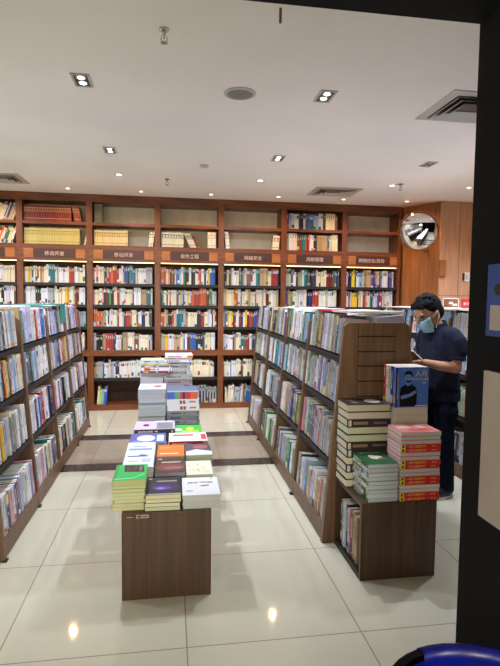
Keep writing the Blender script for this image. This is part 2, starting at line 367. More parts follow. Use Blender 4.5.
def add_book(C, P, t, h, d, rgb, marks=(), hard=False, page=PAGE, art=(), pm=0):
    """standing book: thickness x, spine at y=0 facing -y, height z; pages go to P with material pm"""
    col = lin(rgb); c = .0028 if hard else .0012
    C.box(0, t, 0, c, 0, h, col); C.box(0, c, c, d, 0, h, col); C.box(t - c, t, c, d, 0, h, col)
    for k, (x0, x1, z0, z1, cc) in enumerate(marks):
        y = -.0002 - .00002 * k; C.add([(x0, y, z0), (x1, y, z0), (x1, y, z1), (x0, y, z1)], [(0, 1, 2, 3)], lin(cc))
    for k, a in enumerate(art):
        x = t + .0002 + .00004 * k
        if a[0] == 'r': pts = [(a[1], a[2]), (a[3], a[2]), (a[3], a[4]), (a[1], a[4])]
        elif a[0] == 'p': pts = a[1]
        else: pts = [(a[1] + a[3] * cos(2 * pi * i / 18), a[2] + a[4] * sin(2 * pi * i / 18)) for i in range(18)]
        C.add([(x, d * u, h * v) for u, v in pts], [tuple(range(len(pts)))], lin(a[-1]))
    g = .004 if hard else .0006
    P.box(c, t - c, c, d - g - .001, g, h - g, lin(page), pm)
NB = [0]
def book(M4, t, h, d, rgb, label, group, marks=(), hard=False, page=PAGE, art=(), name='book', cat='book'):
    C = MB(); P = MB(); add_book(C, P, t, h, d, rgb, marks, hard, page, art)
    o = C.build(name, M['book']); o.matrix_world = M4; tag(o, label, cat, group)
    P.build('page_block', M['paper'], o); NB[0] += 1
    return o
ORD = ['first', 'second', 'third', 'fourth', 'fifth', 'sixth', 'seventh', 'eighth', 'ninth', 'tenth', 'eleventh', 'twelfth', 'thirteenth', 'fourteenth', 'fifteenth', 'sixteenth', 'seventeenth', 'eighteenth', 'nineteenth', 'twentieth', 'twenty-first', 'twenty-second', 'twenty-third', 'twenty-fourth', 'twenty-fifth', 'twenty-sixth', 'twenty-seventh', 'twenty-eighth', 'twenty-ninth', 'thirtieth']

# the one mass of books too many to build singly
SC = MB()
def stuff_book(M4, *a, **k):
    SC.T = M4; add_book(SC, SC, *a, pm=1, **k); SC.T = None
def px_of(p):
    d = Vector(p) - Vector((0, 0, CAM_H)); z = d.dot(Fw); return 250 + F_PX * d.dot(CX) / z, 333 - F_PX * d.dot(CY) / z

# ---- sloping double sided display units
SL = .085; LEAN = math.atan(SL); HALF = .33
ROWZ = [1.172, .868, .51, .092]; ROWN = ['top shelf', 'second shelf', 'third shelf', 'bottom shelf']
BAYN = ['nearest bay', 'second bay']
def book_row(cx, side, y0, y1, row, rnd, mix, single=None, pre=(), hmin=.225, hmax=.262):
    """side -1: face looks to -x, +1: to +x. Books fill y0..y1"""
    z = ROWZ[row]; fx = cx + side * (HALF - SL * z - .012)
    y = y0 + .004; i = 0; pre = list(pre); h0 = rnd.uniform(hmin, hmax); bc = None; run = 0
    while True:
        t = rnd.uniform(.020, .047) if rnd.random() < .85 else rnd.uniform(.012, .02)
        if run <= 0: bc = pick(mix, rnd); run = rnd.choice([1, 1, 1, 2, 3]); h0 = rnd.uniform(hmin, hmax); tt = t
        if i < len(pre): bc = pre[i]; tt = t
        else: t = tt
        run -= 1
        if y + t > y1 - .004: break
        i += 1
        h = h0 + rnd.uniform(-.004, .004); d = min(h * .72, .19); rgb = vary(bc[1], rnd)
        st = rnd.choice([0, 0, .006, .014]) if row >= 2 else rnd.choice([0, 0, .004, .008])
        # local x->along y ; local -y -> outwards ; lean back
        X = Vector((0, side, 0)); Y = Vector((-side * cos(LEAN), 0, -sin(LEAN))); Z = X.cross(Y)
        # Z must lean towards the centre of the unit
        p = Vector((fx - side * st, y if side > 0 else y + t, z + .001)) 
        hl = d * sin(LEAN)
        p.z += hl
        M4 = fr(X, Y, Z, p)
        mk = spine_marks(rgb, t, h, rnd)
        pg = vary((226, 220, 206), rnd, 8)
        if single is not None and (px_of((fx, y + t / 2, z + .22))[0] > 0 or px_of((fx, y + t / 2, z + .02))[0] > 2):
            un, bay = single
            book(M4, t, h, d, rgb, f'{bc[0]} book, {ORD[i-1]} from near end, {ROWN[row]}, {BAYN[bay]} of {un} display unit', f'books on the {ROWN[row]} of the {un} display unit', mk, page=pg)
        else: stuff_book(M4, t, h, d, rgb, marks=mk, page=pg)
        y += t + rnd.uniform(.0005, .003)

def unit(cx, y0, nb, label, endpanel=False, extra=None):
    t = thing('display_bookshelf', label, 'bookshelf', (cx, y0, 0))
    BW = .785; T = .032
    def half(z): return HALF - SL * z
    for k in range(nb + 1):
        yy = k * BW
        if k == 0 and endpanel: continue
        q = MB(); n = [(-half(0), 0), (half(0), 0), (half(1.36), 1.36), (half(1.385) - .03, 1.385), (-half(1.385) + .03, 1.385), (-half(1.36), 1.36)]
        q.prism(n, yy - T / 2, yy + T / 2); q.build('divider_panel', M['unit'], t, bevel=.003)
        for s in (-1, 1):
            q = MB(); q.box(s * half(0) - .016, s * half(0) + .010, yy - T / 2 - .002, yy + T / 2 + .002, 0, .012); q.build('foot', M['lampblack'], t)
    if endpanel:
        q = MB(); n = [(-half(0), 0), (half(0), 0), (half(1.37), 1.37), (half(1.39) - .025, 1.39), (-half(1.39) + .025, 1.39), (-half(1.37), 1.37)]
        q.prism(n, -.035, .0); e = q.build('end_panel', M['end_panel'], t, bevel=.002)
        q = MB(); q.box(-.1235, -.1205, -.0362, -.0348, .45, 1.385)
        q.box(.1205, .1235, -.0362, -.0348, .45, 1.385)
        for zz in (1.305, 1.21, 1.12, 1.025, .93, .84, .75): q.box(-.122, .122, -.0362, -.0348, zz - .004, zz + .004)
        q.build('slot_groove', M['groove'], e)
    for k in range(nb):
        a, b = k * BW + T / 2, (k + 1) * BW - T / 2
        if k == 0 and endpanel: a = 0
        boxobj('back_panel', (-.012, .012, a, b, .09, 1.36), M['unit_back'], t)
        for r, z in enumerate(ROWZ):
            if r == 3:
                q = MB(); q.prism([(-half(0) + .006, .012), (half(0) - .006, .012), (half(.12) - .0, .118), (half(.12) - .012, .118), (half(.12) - .012, .09), (-half(.12) + .012, .09), (-half(.12) + .012, .118), (-half(.12), .118)], a, b)
                q.build('base_board', M['unit'], t)
            else:
                q = MB(); q.box(-half(z) + .003, half(z) - .003, a, b, z - .03, z); q.build('shelf', M['shelf_dark'], t)
    return t
L_C, R_C, T_C = -1.27, 1.27, 2.79
unit(L_C, 3.054, 4, 'long brown display bookshelf full of books along the left of the aisle')
unit(R_C, 3.065, 4, 'long brown display bookshelf right of the aisle with a slotted end panel', True)
unit(T_C, 2.9, 4, 'dark display bookshelf behind the reading man at far right')
BW = .785
rnd = random.Random(11)
PRE = {('L', 0, 0): [WHITE] * 4 + [NAVY, DRED, LAV, WHITE, TEAL, BLUE, RED] * 1, ('L', 0, 1): [WHITE, SKY, TEAL] * 4 + [RED, YEL], ('L', 0, 3): [WHITE, WHITE, LAV, NAVY, WHITE, GREYB, PINK, WHITE, SKY, NAVY, DRED, PINK],
       ('R', 0, 0): [GREYB, PINK, SKY, DGRY, GREYB, BRN, TAN, WHITE, GREYB, LAV, WHITE, LAV, WHITE, DGRY, TAN], ('R', 0, 1): [WHITE, GREYB, SKY, GREYB, TAN, GREYB, GREYB, BLUE, GREYB, WHITE, PUR, GREYB, WHITE], ('R', 0, 3): [DGRY, GREYB, WHITE, TAN, PINK, CREAM, TAN, ORG, WHITE, LAV, LAV], ('R', 0, 2): [GREYB] * 9 + [RED, GREYB, GREYB], ('L', 1, 3): [WHITE, LAV, WHITE, DGRY, WHITE, PINK]}
for b in range(4):
    for r in range(4):
        sg = ('left', b) if b == 0 else None
        book_row(L_C, 1, 3.054 + b * BW + .016, 3.054 + (b + 1) * BW - .016, r, rnd, MIX_UNIT, sg, PRE.get(('L', b, r), ()))
        sg = ('right', b) if b == 0 else None
        book_row(R_C, -1, 3.065 + b * BW + (.016 if b else .002), 3.065 + (b + 1) * BW - .016, r, rnd, MIX_R, sg, PRE.get(('R', b, r), ()))
    book_row(L_C, -1, 3.054 + b * BW + .016, 3.054 + (b + 1) * BW - .016, 0, rnd, MIX_UNIT)
    book_row(R_C, 1, 3.065 + b * BW + .016, 3.065 + (b + 1) * BW - .016, 0, rnd, [(WHITE, 3), (GREYB, 1), (LAV, 1)])
    for r in range(4): book_row(T_C, -1, 2.9 + b * BW + .016, 2.9 + (b + 1) * BW - .016, r, rnd, MIX_T)

# ---- wall bookcase
FY = 7.07; BX = [-3.67, -2.80, -1.932, -1.06, -.176, .684, 1.56, 2.44, 3.28]
SHELF = [.438, .775, 1.135, 1.427, 1.712, 2.508]
SIGN = [None, '程序设计', '移动开发', '移动开发', '软件工程', '网络安全', '网络管理', '网络优化/其他']
PLACE = ['at the far left edge behind the left unit', 'cut off at the left edge of the view', 'holding the dark red set of volumes', 'with cream volumes and a mostly empty top', 'behind the book stacks, white volumes high up',
         'at the centre, two white books leaning in its empty top', 'right of centre with full upper shelves', 'at the right end with bare upper shelves']
def bay(k):
    x0, x1 = BX[k], BX[k + 1]; W = x1 - x0
    t = thing('bookcase', f'reddish wall bookcase bay {PLACE[k]}', 'bookcase', (x0, FY, 0), 0, 'wall bookcase bays')
    for a in (0, W - .038): boxobj('side_panel', (a, a + .038, 0, .34, 0, TOPZ - .1), M['case'], t)
    boxobj('back_panel', (.038, W - .038, .33, .34, .0, 2.19), M['case_back'], t)
    boxobj('upper_back_panel', (.038, W - .038, .325, .34, 2.19, 2.80), M['case_beige'], t)
    boxobj('plinth', (.038, W - .038, .0, .33, 0, .075), M['case_h'], t)
    boxobj('cornice', (0, W, -.012, .34, TOPZ - .1, TOPZ - .002), M['case_h'], t)
    for z in SHELF:
        th = .038
        if z == .775: boxobj('middle_board', (.0, W, -.006, .33, .74, .815), M['case_h'], t)
        else: boxobj('shelf', (.038, W - .038, .006, .33, z - th, z), M['shelf_dark'] if z < 2 else M['case_h'], t)
    boxobj('sign_board', (.0, W, -.012, .02, 2.0, 2.17), M['case_h'], t)
    boxobj('upper_board', (.0, W, -.018, .325, 2.17, 2.21), M['case_h'], t)
    s = boxobj('sign_plaque', (W * .2, W * .8, -.02, -.012, 2.035, 2.15), M['plaque'], t)
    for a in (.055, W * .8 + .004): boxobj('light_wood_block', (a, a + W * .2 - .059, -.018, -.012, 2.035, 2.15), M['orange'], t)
    if SIGN[k]:
        n = len(SIGN[k]); sz = .062
        text(SIGN[k], sz, (222, 190, 178), fr((1, 0, 0), (0, 0, 1), (0, -1, 0), (W / 2 - n * sz * .5, -.0206, 2.066)), s, 'sign_text')
    boxobj('strip_light', (.045, W - .045, .03, .045, 1.989, 1.998), M['strip'], t)
    # light baffle that carries the strip
    boxobj('lamp_rail', (.038, W - .038, .02, .33, 1.998, 2.012), M['case_h'], t)
for k in range(len(BX) - 1): bay(k)

WP = {(3, 9): [CREAM, LIME, SKY, BLUE, BLUE], (4, 9): [BLK, GREYB] * 20, (3, 4): [PINK, CREAM, PINK, CREAM, CREAM, CREAM, DGRY, BLK, WHITE, RED, RED, ORG, RED, RED, RED, WHITE, WHITE, GREYB, BLK, BLUE, NAVY, TEAL, TEAL, TEAL, BLUE, WHITE, OLV],
      (3, 2): [ORG] * 5 + [TAN] * 1 + [OLV, WHITE, DGRY, WHITE, WHITE, CREAM, WHITE, CREAM, DRED, CREAM, CREAM, WHITE, DGRY, RED, RED], (4, 4): [ORG, ORG, RED, ORG] + [CREAM, TAN, DRED, BRN, DGRY, CREAM, BLUE, BLUE, SKY],
      (2, 4): [CREAM, WHITE, YEL, CREAM, DGRY, CREAM, CREAM, BLK, CREAM, ORG], (7, 3): [WHITE, CREAM, DRED, WHITE, YEL, YEL, YEL, BLK, CREAM], (7, 4): [WHITE, NAVY, BLK, YEL, LIME, BLK, WHITE, WHITE, SKY],
      (4, 3): [DGRY, TEAL, CREAM, CREAM, BLK, CREAM, TAN, CREAM, WHITE, CREAM, DGRY, CREAM, TAN, CREAM, BLUE, CREAM, WHITE, YEL, WHITE, ORG, ORG, RED], (2, 2): [LIME, LIME, WHITE] * 2, (1, 4): [DGRY] * 20, (1, 3): [DGRY] * 8,
      (3, 3): [PINK, CREAM, CREAM, CREAM, CREAM, CREAM, PINK, BLK, DRED, BLK, GRN, BLK, BLK, CREAM, CREAM], (5, 2): [CREAM, PUR, TEAL, YEL, CREAM, YEL, YEL, BLK], (6, 4): [WHITE, OLV, WHITE, DGRY, WHITE, WHITE, BLK, OLV],
      (6, 5): [PUR, SKY, WHITE, WHITE, WHITE, PUR, BLK, WHITE, BLUE, PUR, TEAL, SKY], (6, 6): [OLV, WHITE, WHITE, CREAM, DGRY, RED, TEAL, TEAL, ORG, RED, WHITE, WHITE, BLK, BLK]}
LV = [.075, .438, .815, 1.135, 1.427, 1.712, 2.508, 2.21]
def wall_row(k, lv, rnd, frac=1.0, start=.0, lean=0, thin=(.010, .030)):
    x0, x1 = BX[k] + .04, BX[k + 1] - .04; z = LV[lv]; x = x0 + start; end = x0 + (x1 - x0) * frac
    key = {1: 0, 2: 1, 3: 2, 4: 3, 5: 4, 6: 5, 7: 6}.get(lv, 9)
    pre = WP.get((k, key), []); i = 0; run = 0
    while True:
        if run <= 0: bc = pick(MIX_WALL, rnd); run = rnd.choice([1, 1, 2, 3, 4]); t = rnd.uniform(*thin); h = rnd.uniform(.195, .245)
        if i < len(pre): bc = pre[i]; t = max(t, .018)
        run -= 1; i += 1
        if x + t > end: break
        rgb = vary(bc[1], rnd, 12); a = lean if rnd.random() < .9 else 0
        M4 = Matrix.Translation((x, FY + .045 + rnd.choice([0, 0, .008, .02]), z)) 
        if a: M4 = Matrix.Translation((x + h * sin(abs(a)) * (1 if a < 0 else 0), FY + .05, z + (0 if a < 0 else t * sin(a)))) @ Matrix.Rotation(a, 4, 'Y')
        stuff_book(M4, t, h, h * .7, rgb, marks=spine_marks(rgb, t, h, rnd, False), page=(222, 212, 188)); x += t + .001
rw = random.Random(5)
for k in range(0, 8):
    for lv in (1, 2, 3, 4, 5):
        wall_row(k, lv, rw, {(5, 1): .95}.get((k, lv), rw.uniform(.95, 1)))
for k, f in ((3, .22), (4, 1), (5, .8), (6, .9), (7, .6), (2, .5)): wall_row(k, 0, rw, f, .03, .1 if k in (3, 5) else 0)
wall_row(6, 6, rw, .97, 0, 0, (.024, .04)); wall_row(6, 7, rw, .97, 0, 0, (.024, .04))
wall_row(1, 6, rw, .95, .1, .35); wall_row(1, 7, rw, .95, .1, .35)
# books high up, matched sets and loose ones, each built singly
def volume_run(k, z, x_from, n, t, h, rgb, band, cname, where, group, lean=0, d=.16, rv=random.Random(3)):
    for i in range(n):
        c = vary(rgb, rv, 5); mk = [(0, t, h * .80, h * .86, band), (0, t, h * .60, h * .64, band), (0, t, h * .16, h * .2, band), (t * .3, t * .7, h * .66, h * .78, band)]
        x = x_from + i * (t / cos(lean) + .0012)
        M4 = Matrix.Translation((x, FY + .05, z + (t * sin(lean) if lean > 0 else 0))) @ Matrix.Rotation(lean, 4, 'Y')
        book(M4, t, h, d, c, f'{cname} bound volume, {ORD[i]} from left in the {where}', group, mk, True, (214, 200, 168), name='high_shelf_book')
volume_run(2, 2.508, -1.885, 19, .030, .205, (132, 46, 40), (196, 150, 110), 'dark red', 'upright set on the highest shelf', 'dark red set')
volume_run(2, 2.508, -1.885 + 19 * .0313 + .043, 3, .028, .205, (132, 46, 40), (196, 150, 110), 'dark red', 'leaning end of the red set', 'dark red set', -.20)
volume_run(2, 2.21, -1.885, 23, .029, .21, (196, 184, 120), (150, 150, 50), 'yellow-green', 'pale set under the red one', 'pale green set')
volume_run(2, 2.21, -1.885 + 23 * .0302 + .05, 1, .024, .22, (226, 222, 210), (120, 110, 100), 'white', 'leaning end of the pale green set', 'pale green set', .28)
volume_run(3, 2.21, -1.005, 14, .030, .205, (214, 196, 142), (150, 118, 70), 'cream', 'cream set in third bay', 'cream set')
volume_run(3, 2.21, -.30, 2, .03, .20, (232, 226, 212), (150, 130, 100), 'white', 'leaning pair right of the cream set', 'white volumes', .13)
volume_run(4, 2.21, -.125, 8, .036, .205, (214, 216, 196), (90, 120, 120), 'white', 'white set above the third gold lit sign', 'white volumes')
volume_run(4, 2.21, .262, 3, .026, .205, (200, 200, 190), (60, 90, 80), 'pale grey', 'books slanting beside the white set', 'white volumes', -.42)
volume_run(4, 2.21, .352, 1, .03, .19, (130, 60, 44), (60, 30, 30), 'brown', 'gap between slanting and upright pale books', 'white volumes', -.42)
volume_run(4, 2.21, .50, 3, .036, .22, (226, 220, 206), (180, 160, 150), 'white', 'upright trio right of white set', 'white volumes')
volume_run(5, 2.21, .752, 2, .026, .235, (232, 228, 220), (150, 140, 130), 'white', 'left pair of near-empty bay', 'white volumes', -.1)
volume_run(5, 2.21, 1.40, 2, .045, .2, (224, 212, 202), (180, 60, 60), 'white', 'pair at right of near-empty bay', 'white volumes', .1)
volume_run(3, 2.508, -1.0, 2, .05, .25, (110, 116, 92), (90, 92, 70), 'grey green', 'corner of the empty high shelf', 'tall grey green volumes')

# ---- stacks lying flat
def lying(x, y, z, t, w_, l_, mode, ang=0):
    """near left corner; mode L: spine to the left, F: spine to the viewer, R: fore edge to the viewer"""
    if mode == 'L': B = fr((0, 0, 1), (1, 0, 0), (0, 1, 0), (0, 0, 0))
    elif mode == 'F': B = fr((0, 0, 1), (0, 1, 0), (-1, 0, 0), (l_, 0, 0))
    else: B = fr((0, 0, 1), (0, -1, 0), (1, 0, 0), (0, w_, 0))
    sx, sy = (w_, l_) if mode == 'L' else (l_, w_)
    c = Vector((sx / 2, sy / 2, 0))
    return Matrix.Translation((x, y, z)) @ Matrix.Translation(c) @ Matrix.Rotation(ang, 4, 'Z') @ Matrix.Translation(-c) @ B
rst = random.Random(21)
def stack(x, y, z, n, ts, w_, l_, modes, cov, page, what, where, group, art=(), hard=False, top=None, marks=None, jit=.003, tw=.02, first=None):
    """n books from the bottom up; cov a colour or list"""
    objs = []
    for i in range(n):
        t = ts[i % len(ts)] if isinstance(ts, (list, tuple)) else ts
        c = cov[i % len(cov)] if isinstance(cov[0], tuple) else cov
        mo = modes[i % len(modes)]
        wh = what[i % len(what)] if isinstance(what, (list, tuple)) else what
        k = n - 1 - i
        pos = 'only book' if n == 1 else 'topmost' if k == 0 else 'bottom one' if i == 0 else f'{ORD[k]} from top'
        a = art if k == 0 else ()
        M4 = lying(x + rst.uniform(-jit, jit), y + rst.uniform(-jit, jit), z, t, w_, l_, mo, rst.uniform(-tw, tw))
        mk = marks(t, l_) if marks and mo == 'F' else spine_marks(c, t, l_, rst)
        o = book(M4, t, l_, w_, vary(c, rst, 6), f'{wh}, {pos} of {where}', group, mk, hard, vary(page, rst, 6), a); objs.append(o); z += t + .0003
    return objs, z
def cover_text(o, body, size, color, t, u, v):
    return text(body, size, color, fr((0, 1, 0), (0, 0, 1), (1, 0, 0), (t + .0012, u, v)), o, 'cover_title')
TZ = .4515
# the low display plinth in the aisle
t = thing('display_plinth', 'long low walnut plinth in the aisle carrying stacks of books', 'display table', (0, 2.565, 0))
boxobj('front_panel', (-.242, .207, 0, .02, 0, .433), M['walnut'], t, .001)
boxobj('top_panel', (-.242, .207, 0, 2.42, .433, .451), M['walnut'], t, .001)
for a in (-.242, .189): boxobj('side_panel', (a, a + .018, .02, 2.42, 0, .433), M['walnut'], t)
boxobj('rear_panel', (-.224, .189, 2.40, 2.42, 0, .433), M['walnut'], t)
g = boxobj('price_label', (-.170, -.108, -.0015, 0, .424, .441), M['greyboard'], t)
q = MB(); q.box(-.163, -.145, -.0022, -.0012, .428, .437); q.box(-.140, -.115, -.0022, -.0012, .430, .434); q.build('label_print', M['lampblack'], g)
g = boxobj('dark_label', (-.224, -.180, -.0015, 0, .426, .438), M['plaque'], t)
q = MB(); q.box(-.218, -.186, -.0022, -.0012, .430, .433); q.build('label_print', M['trim'], g)

G = 'books stacked on the plinth'
YG = (212, 212, 178); GW = (206, 208, 208)
o, _ = stack(-.289, 2.60, TZ, 7, .0185, .16, .25, 'L', [(176, 190, 130), (168, 180, 124), (190, 196, 146)], YG, 'pale green edged paperback', 'front left plinth stack', G, jit=.004)
z = _
o, z = stack(-.291, 2.585, z, 1, .032, .165, .245, 'L', (42, 190, 92), (196, 200, 150), 'bright green book with a black title block', 'the front left plinth stack', G, tw=0,
             art=[('r', 0, 0, .1, 1, (30, 160, 80)), ('p', [(.3, .52), (.92, .48), (.88, .92), (.26, .96)], (34, 26, 26)), ('r', .34, .56, .5, .8, (90, 50, 50)), ('r', .55, .54, .7, .84, (84, 46, 46)), ('r', .75, .56, .85, .86, (120, 110, 100)), ('p', [(.05, .12), (.6, .16), (.95, .4), (.95, .34), (.6, .08), (.05, .05)], (120, 224, 150))])
o, z = stack(-.127, 2.575, TZ, 4, [.021, .02, .02, .022], .178, .255, 'L', [(40, 40, 46)], (214, 214, 186), 'black paperback with cream pages', 'the front middle plinth stack', G,
             art=[('r', 0, 0, 1, 1, (48, 46, 56)), ('e', .55, .42, .38, .2, (58, 44, 92)), ('e', .45, .38, .26, .11, (86, 70, 168)), ('e', .42, .36, .12, .05, (140, 140, 230)), ('r', .3, .74, .9, .80, (170, 160, 150)), ('r', .04, .9, .16, .95, (200, 200, 200)), ('r', 0, 0, 1, .07, (168, 166, 164))])
o, z = stack(.062, 2.585, TZ, 4, [.017, .018, .017, .018], .195, .26, 'L', [(206, 208, 210)], (196, 198, 200), 'white paperback with grey edges', 'the front right plinth stack', G,
             art=[('r', 0, 0, 1, 1, (228, 230, 230)), ('e', .58, .50, .09, .035, (196, 60, 50)), ('e', .68, .52, .07, .03, (110, 60, 40)), ('r', .1, .2, .28, .25, (110, 150, 120)), ('r', .8, .9, .86, .95, (90, 110, 90))])
cover_text(o[-1], 'Java Web', .036, (60, 60, 70), .018, .03, .168)
o, z = stack(-.27, 2.875, TZ, 5, [.026, .027, .026, .026, .026], .172, .26, 'L', [(214, 216, 224), (196, 198, 206)], (190, 192, 196), 'white and blue magazine-like book', 'the second row left plinth stack', G,
             art=[('r', 0, 0, 1, 1, (216, 220, 226)), ('r', .1, .74, .8, .82, (70, 80, 140)), ('e', .6, .86, .14, .05, (80, 96, 160)), ('r', .15, .4, .5, .44, (130, 140, 170)), ('r', .6, .35, .9, .6, (180, 190, 210))])
o, z = stack(-.088, 2.875, TZ, 4, [.024, .024, .024, .024], .172, .26, 'L', [(52, 50, 66), (64, 60, 76), (44, 46, 70)], (150, 150, 160), 'dark hardback', 'the second row middle plinth stack', G,
             art=[('r', 0, 0, 1, 1, (74, 52, 48)), ('e', .5, .36, .48, .24, (120, 66, 54)), ('e', .6, .3, .32, .1, (150, 96, 100)), ('r', .2, .66, .85, .74, (190, 170, 150)), ('r', .06, .9, .2, .96, (200, 200, 200))])
o, z = stack(.093, 2.875, TZ, 4, [.019, .019, .019, .019], .152, .25, 'L', [(196, 200, 176), (186, 190, 170)], (200, 204, 176), 'cream paperback with small dots', 'the second row right plinth stack', G,
             art=[('r', 0, 0, 1, 1, (226, 220, 196))] + [('e', rst.uniform(.1, .9), rst.uniform(.15, .85), .03, .02, rst.choice([(150, 130, 90), (190, 150, 80), (120, 120, 110), (170, 90, 60)])) for _ in range(16)])
o, z = stack(-.272, 3.17, TZ, 5, .0235, .175, .25, 'L', [(214, 216, 224), (180, 184, 196)], (190, 192, 196), 'white and blue paperback', 'the third row left plinth stack', G,
             art=[('r', 0, 0, 1, 1, (210, 216, 224)), ('r', .08, .3, .9, .46, (120, 140, 190)), ('r', .2, .6, .7, .66, (90, 100, 140))])
o, z = stack(-.086, 3.17, TZ, 4, .024, .17, .25, 'L', [(220, 112, 44), (60, 56, 70)], (200, 196, 170), ['orange covered paperback', 'dark paperback'], 'the third row middle plinth stack', G,
             art=[('r', 0, 0, 1, 1, (228, 112, 36)), ('r', .1, .2, .8, .27, (240, 220, 190)), ('r', .1, .7, .5, .76, (244, 180, 120))])
o, z = stack(.094, 3.17, TZ, 5, .0195, .165, .25, 'L', [(150, 160, 140), (190, 194, 176)], (196, 200, 178), 'grey green paperback', 'the third row right plinth stack', G,
             art=[('r', 0, 0, 1, 1, (84, 70, 86)), ('p', [(0, .0), (1, 0), (1, .3), (.4, .5), (0, .3)], (214, 216, 220)), ('e', .6, .7, .3, .16, (160, 90, 90))])
o, z = stack(-.277, 3.49, TZ, 4, .0225, .245, .27, 'L', [(150, 156, 190), (120, 124, 160)], (186, 188, 196), 'blue and lilac large book', 'the fourth row left plinth stack', G,
             art=[('r', 0, 0, 1, 1, (84, 86, 140)), ('e', .45, .5, .26, .3, (200, 206, 226)), ('r', .75, .2, .95, .8, (190, 196, 214)), ('r', .1, .1, .3, .3, (130, 120, 180))])
o, z = stack(-.012, 3.49, TZ, 2, .033, .23, .265, 'F', [(120, 124, 160), (206, 210, 214)], (196, 198, 202), 'blue grey large book', 'the fourth row right plinth stack', G)
o, z = stack(-.012, 3.49, z, 1, .032, .23, .265, 'F', (168, 36, 40), (220, 216, 210), 'big white topped book with red edge', 'the fourth row right plinth stack', G, tw=0,
             art=[('r', 0.02, 0, 1, 1, (226, 222, 220)), ('r', .2, .02, .8, .16, (196, 70, 60)), ('r', .6, .35, .8, .9, (190, 80, 80))])
o, z = stack(-.27, 3.84, TZ, 3, .021, .26, .30, 'L', [(58, 56, 66)], (90, 90, 100), 'dark large book', 'the fifth row left plinth stack', G)
o, z = stack(-.27, 3.84, z, 1, .034, .26, .30, 'F', (54, 52, 60), (150, 146, 156), 'pink and grey covered large book', 'the fifth row left plinth stack', G, tw=0,
             art=[('r', 0, 0, 1, 1, (176, 168, 172)), ('r', .02, .5, .9, 1, (204, 168, 200)), ('e', .5, .72, .14, .08, (60, 30, 60)), ('r', .05, .05, .8, .45, (120, 116, 124)), ('r', .9, .05, 1, .5, (220, 220, 220))])
o, z = stack(-.018, 3.84, TZ, 3, .0215, .24, .26, 'F', [(60, 120, 60), (200, 206, 190), (60, 140, 60)], (200, 204, 180), ['dark green large book', 'white large book', 'green large book'], 'the fifth row right plinth stack', G,
             art=[('r', 0, 0, 1, 1, (70, 170, 60)), ('e', .5, .35, .2, .12, (206, 226, 80)), ('e', .4, .7, .16, .12, (220, 236, 210)), ('r', .1, .1, .25, .6, (190, 220, 70))])
# two tall piles and two still taller ones behind
o, z = stack(-.262, 4.22, TZ, 9, [.036, .034, .040], .22, .28, 'L', [(150, 156, 162), (168, 172, 168), (140, 146, 156), (160, 186, 160), (176, 190, 200)], (170, 174, 178), 'grey edged book', 'the tall left plinth pile', G,
             art=[('r', 0, 0, 1, 1, (206, 200, 216)), ('r', .1, .1, .4, .8, (170, 180, 220)), ('e', .7, .5, .16, .2, (150, 90, 110))], jit=.005)
o, z = stack(-.03, 4.22, TZ, 4, .037, .25, .265, 'F', [(128, 130, 134), (150, 152, 156), (120, 122, 128)], (160, 162, 166), 'grey large book', 'the tall right plinth pile', G)
o, z = stack(-.03, 4.22, z, 2, .048, .25, .262, 'F', [(218, 218, 222)], (210, 210, 214), 'thick white book with red spine marks', 'the tall right plinth pile', G, hard=True, tw=.005,
             marks=lambda t, h: [(t * .2, t * .8, h * .42, h * .50, (180, 60, 60)), (t * .2, t * .8, h * .52, h * .6, (150, 80, 80)), (t * .4, t * .7, h * .1, h * .3, (200, 100, 100))],
             )
o, z = stack(-.03, 4.225, z, 1, .070, .245, .25, 'F', (90, 96, 120), (190, 180, 170), 'thick book in blue, green and red bands', 'the tall right plinth pile', G, tw=0, hard=True,
             marks=lambda t, h: [(0, t * .85, 0, h * .24, (206, 96, 70)), (0, t * .85, h * .24, h * .42, (190, 58, 56)), (0, t * .85, h * .42, h * .50, (44, 44, 90)), (0, t * .85, h * .50, h * .58, (190, 60, 70)), (0, t * .85, h * .58, h * .76, (104, 150, 116)), (0, t * .85, h * .76, h, (66, 96, 180)), (t * .86, t, 0, h, (200, 202, 210))])
o, z = stack(-.262, 4.62, TZ, 8, [.052, .050], .2, .27, 'L', [(180, 184, 180), (150, 130, 160)], (184, 184, 184), 'grey thick book', 'the rear left plinth pile', G, jit=.006)
o, z = stack(-.262, 4.60, z, 3, [.018, .03, .018], .2, .27, 'F', [(120, 40, 50), (222, 214, 222), (110, 110, 120)], (214, 210, 214), ['dark red book', 'white spined book', 'dark grey book'], 'the rear left plinth pile, upper part', G, jit=.006)
o, z = stack(-.268, 4.61, z, 3, [.012, .012, .02], .2, .27, 'F', [(200, 196, 120), (196, 200, 204), (180, 188, 186)], (190, 196, 190), ['thin yellow book', 'thin pale book', 'grey book'], 'the rear left plinth pile', G, jit=.008, tw=.05,
             art=[('r', 0, 0, 1, 1, (176, 184, 182)), ('r', .7, 0, 1, .9, (196, 200, 90))])
o, z = stack(-.055, 4.62, TZ, 8, .0492, .22, .25, 'F', [(150, 140, 144), (170, 164, 166)], (176, 172, 172), 'grey thick book', 'the rear right plinth pile, lower part', G, jit=.004)
o, z = stack(-.055, 4.62, z, 4, .027, .22, .20, 'F', [(146, 142, 146), (180, 176, 180)], (186, 182, 184), 'grey paperback', 'the rear right plinth pile, middle part', G, jit=.004)
o, z = stack(-.055, 4.61, z, 3, [.022, .016, .022], .22, .245, 'F', [(214, 216, 220), (190, 140, 150), (226, 228, 230)], (206, 210, 214), ['white book', 'thin reddish book', 'white book with a red square'], 'the rear right plinth pile', G, jit=.006, tw=.04,
             art=[('r', 0, 0, 1, 1, (222, 224, 228)), ('r', .2, .45, .5, .62, (170, 50, 50)), ('r', .6, .1, .9, .9, (150, 190, 196))])

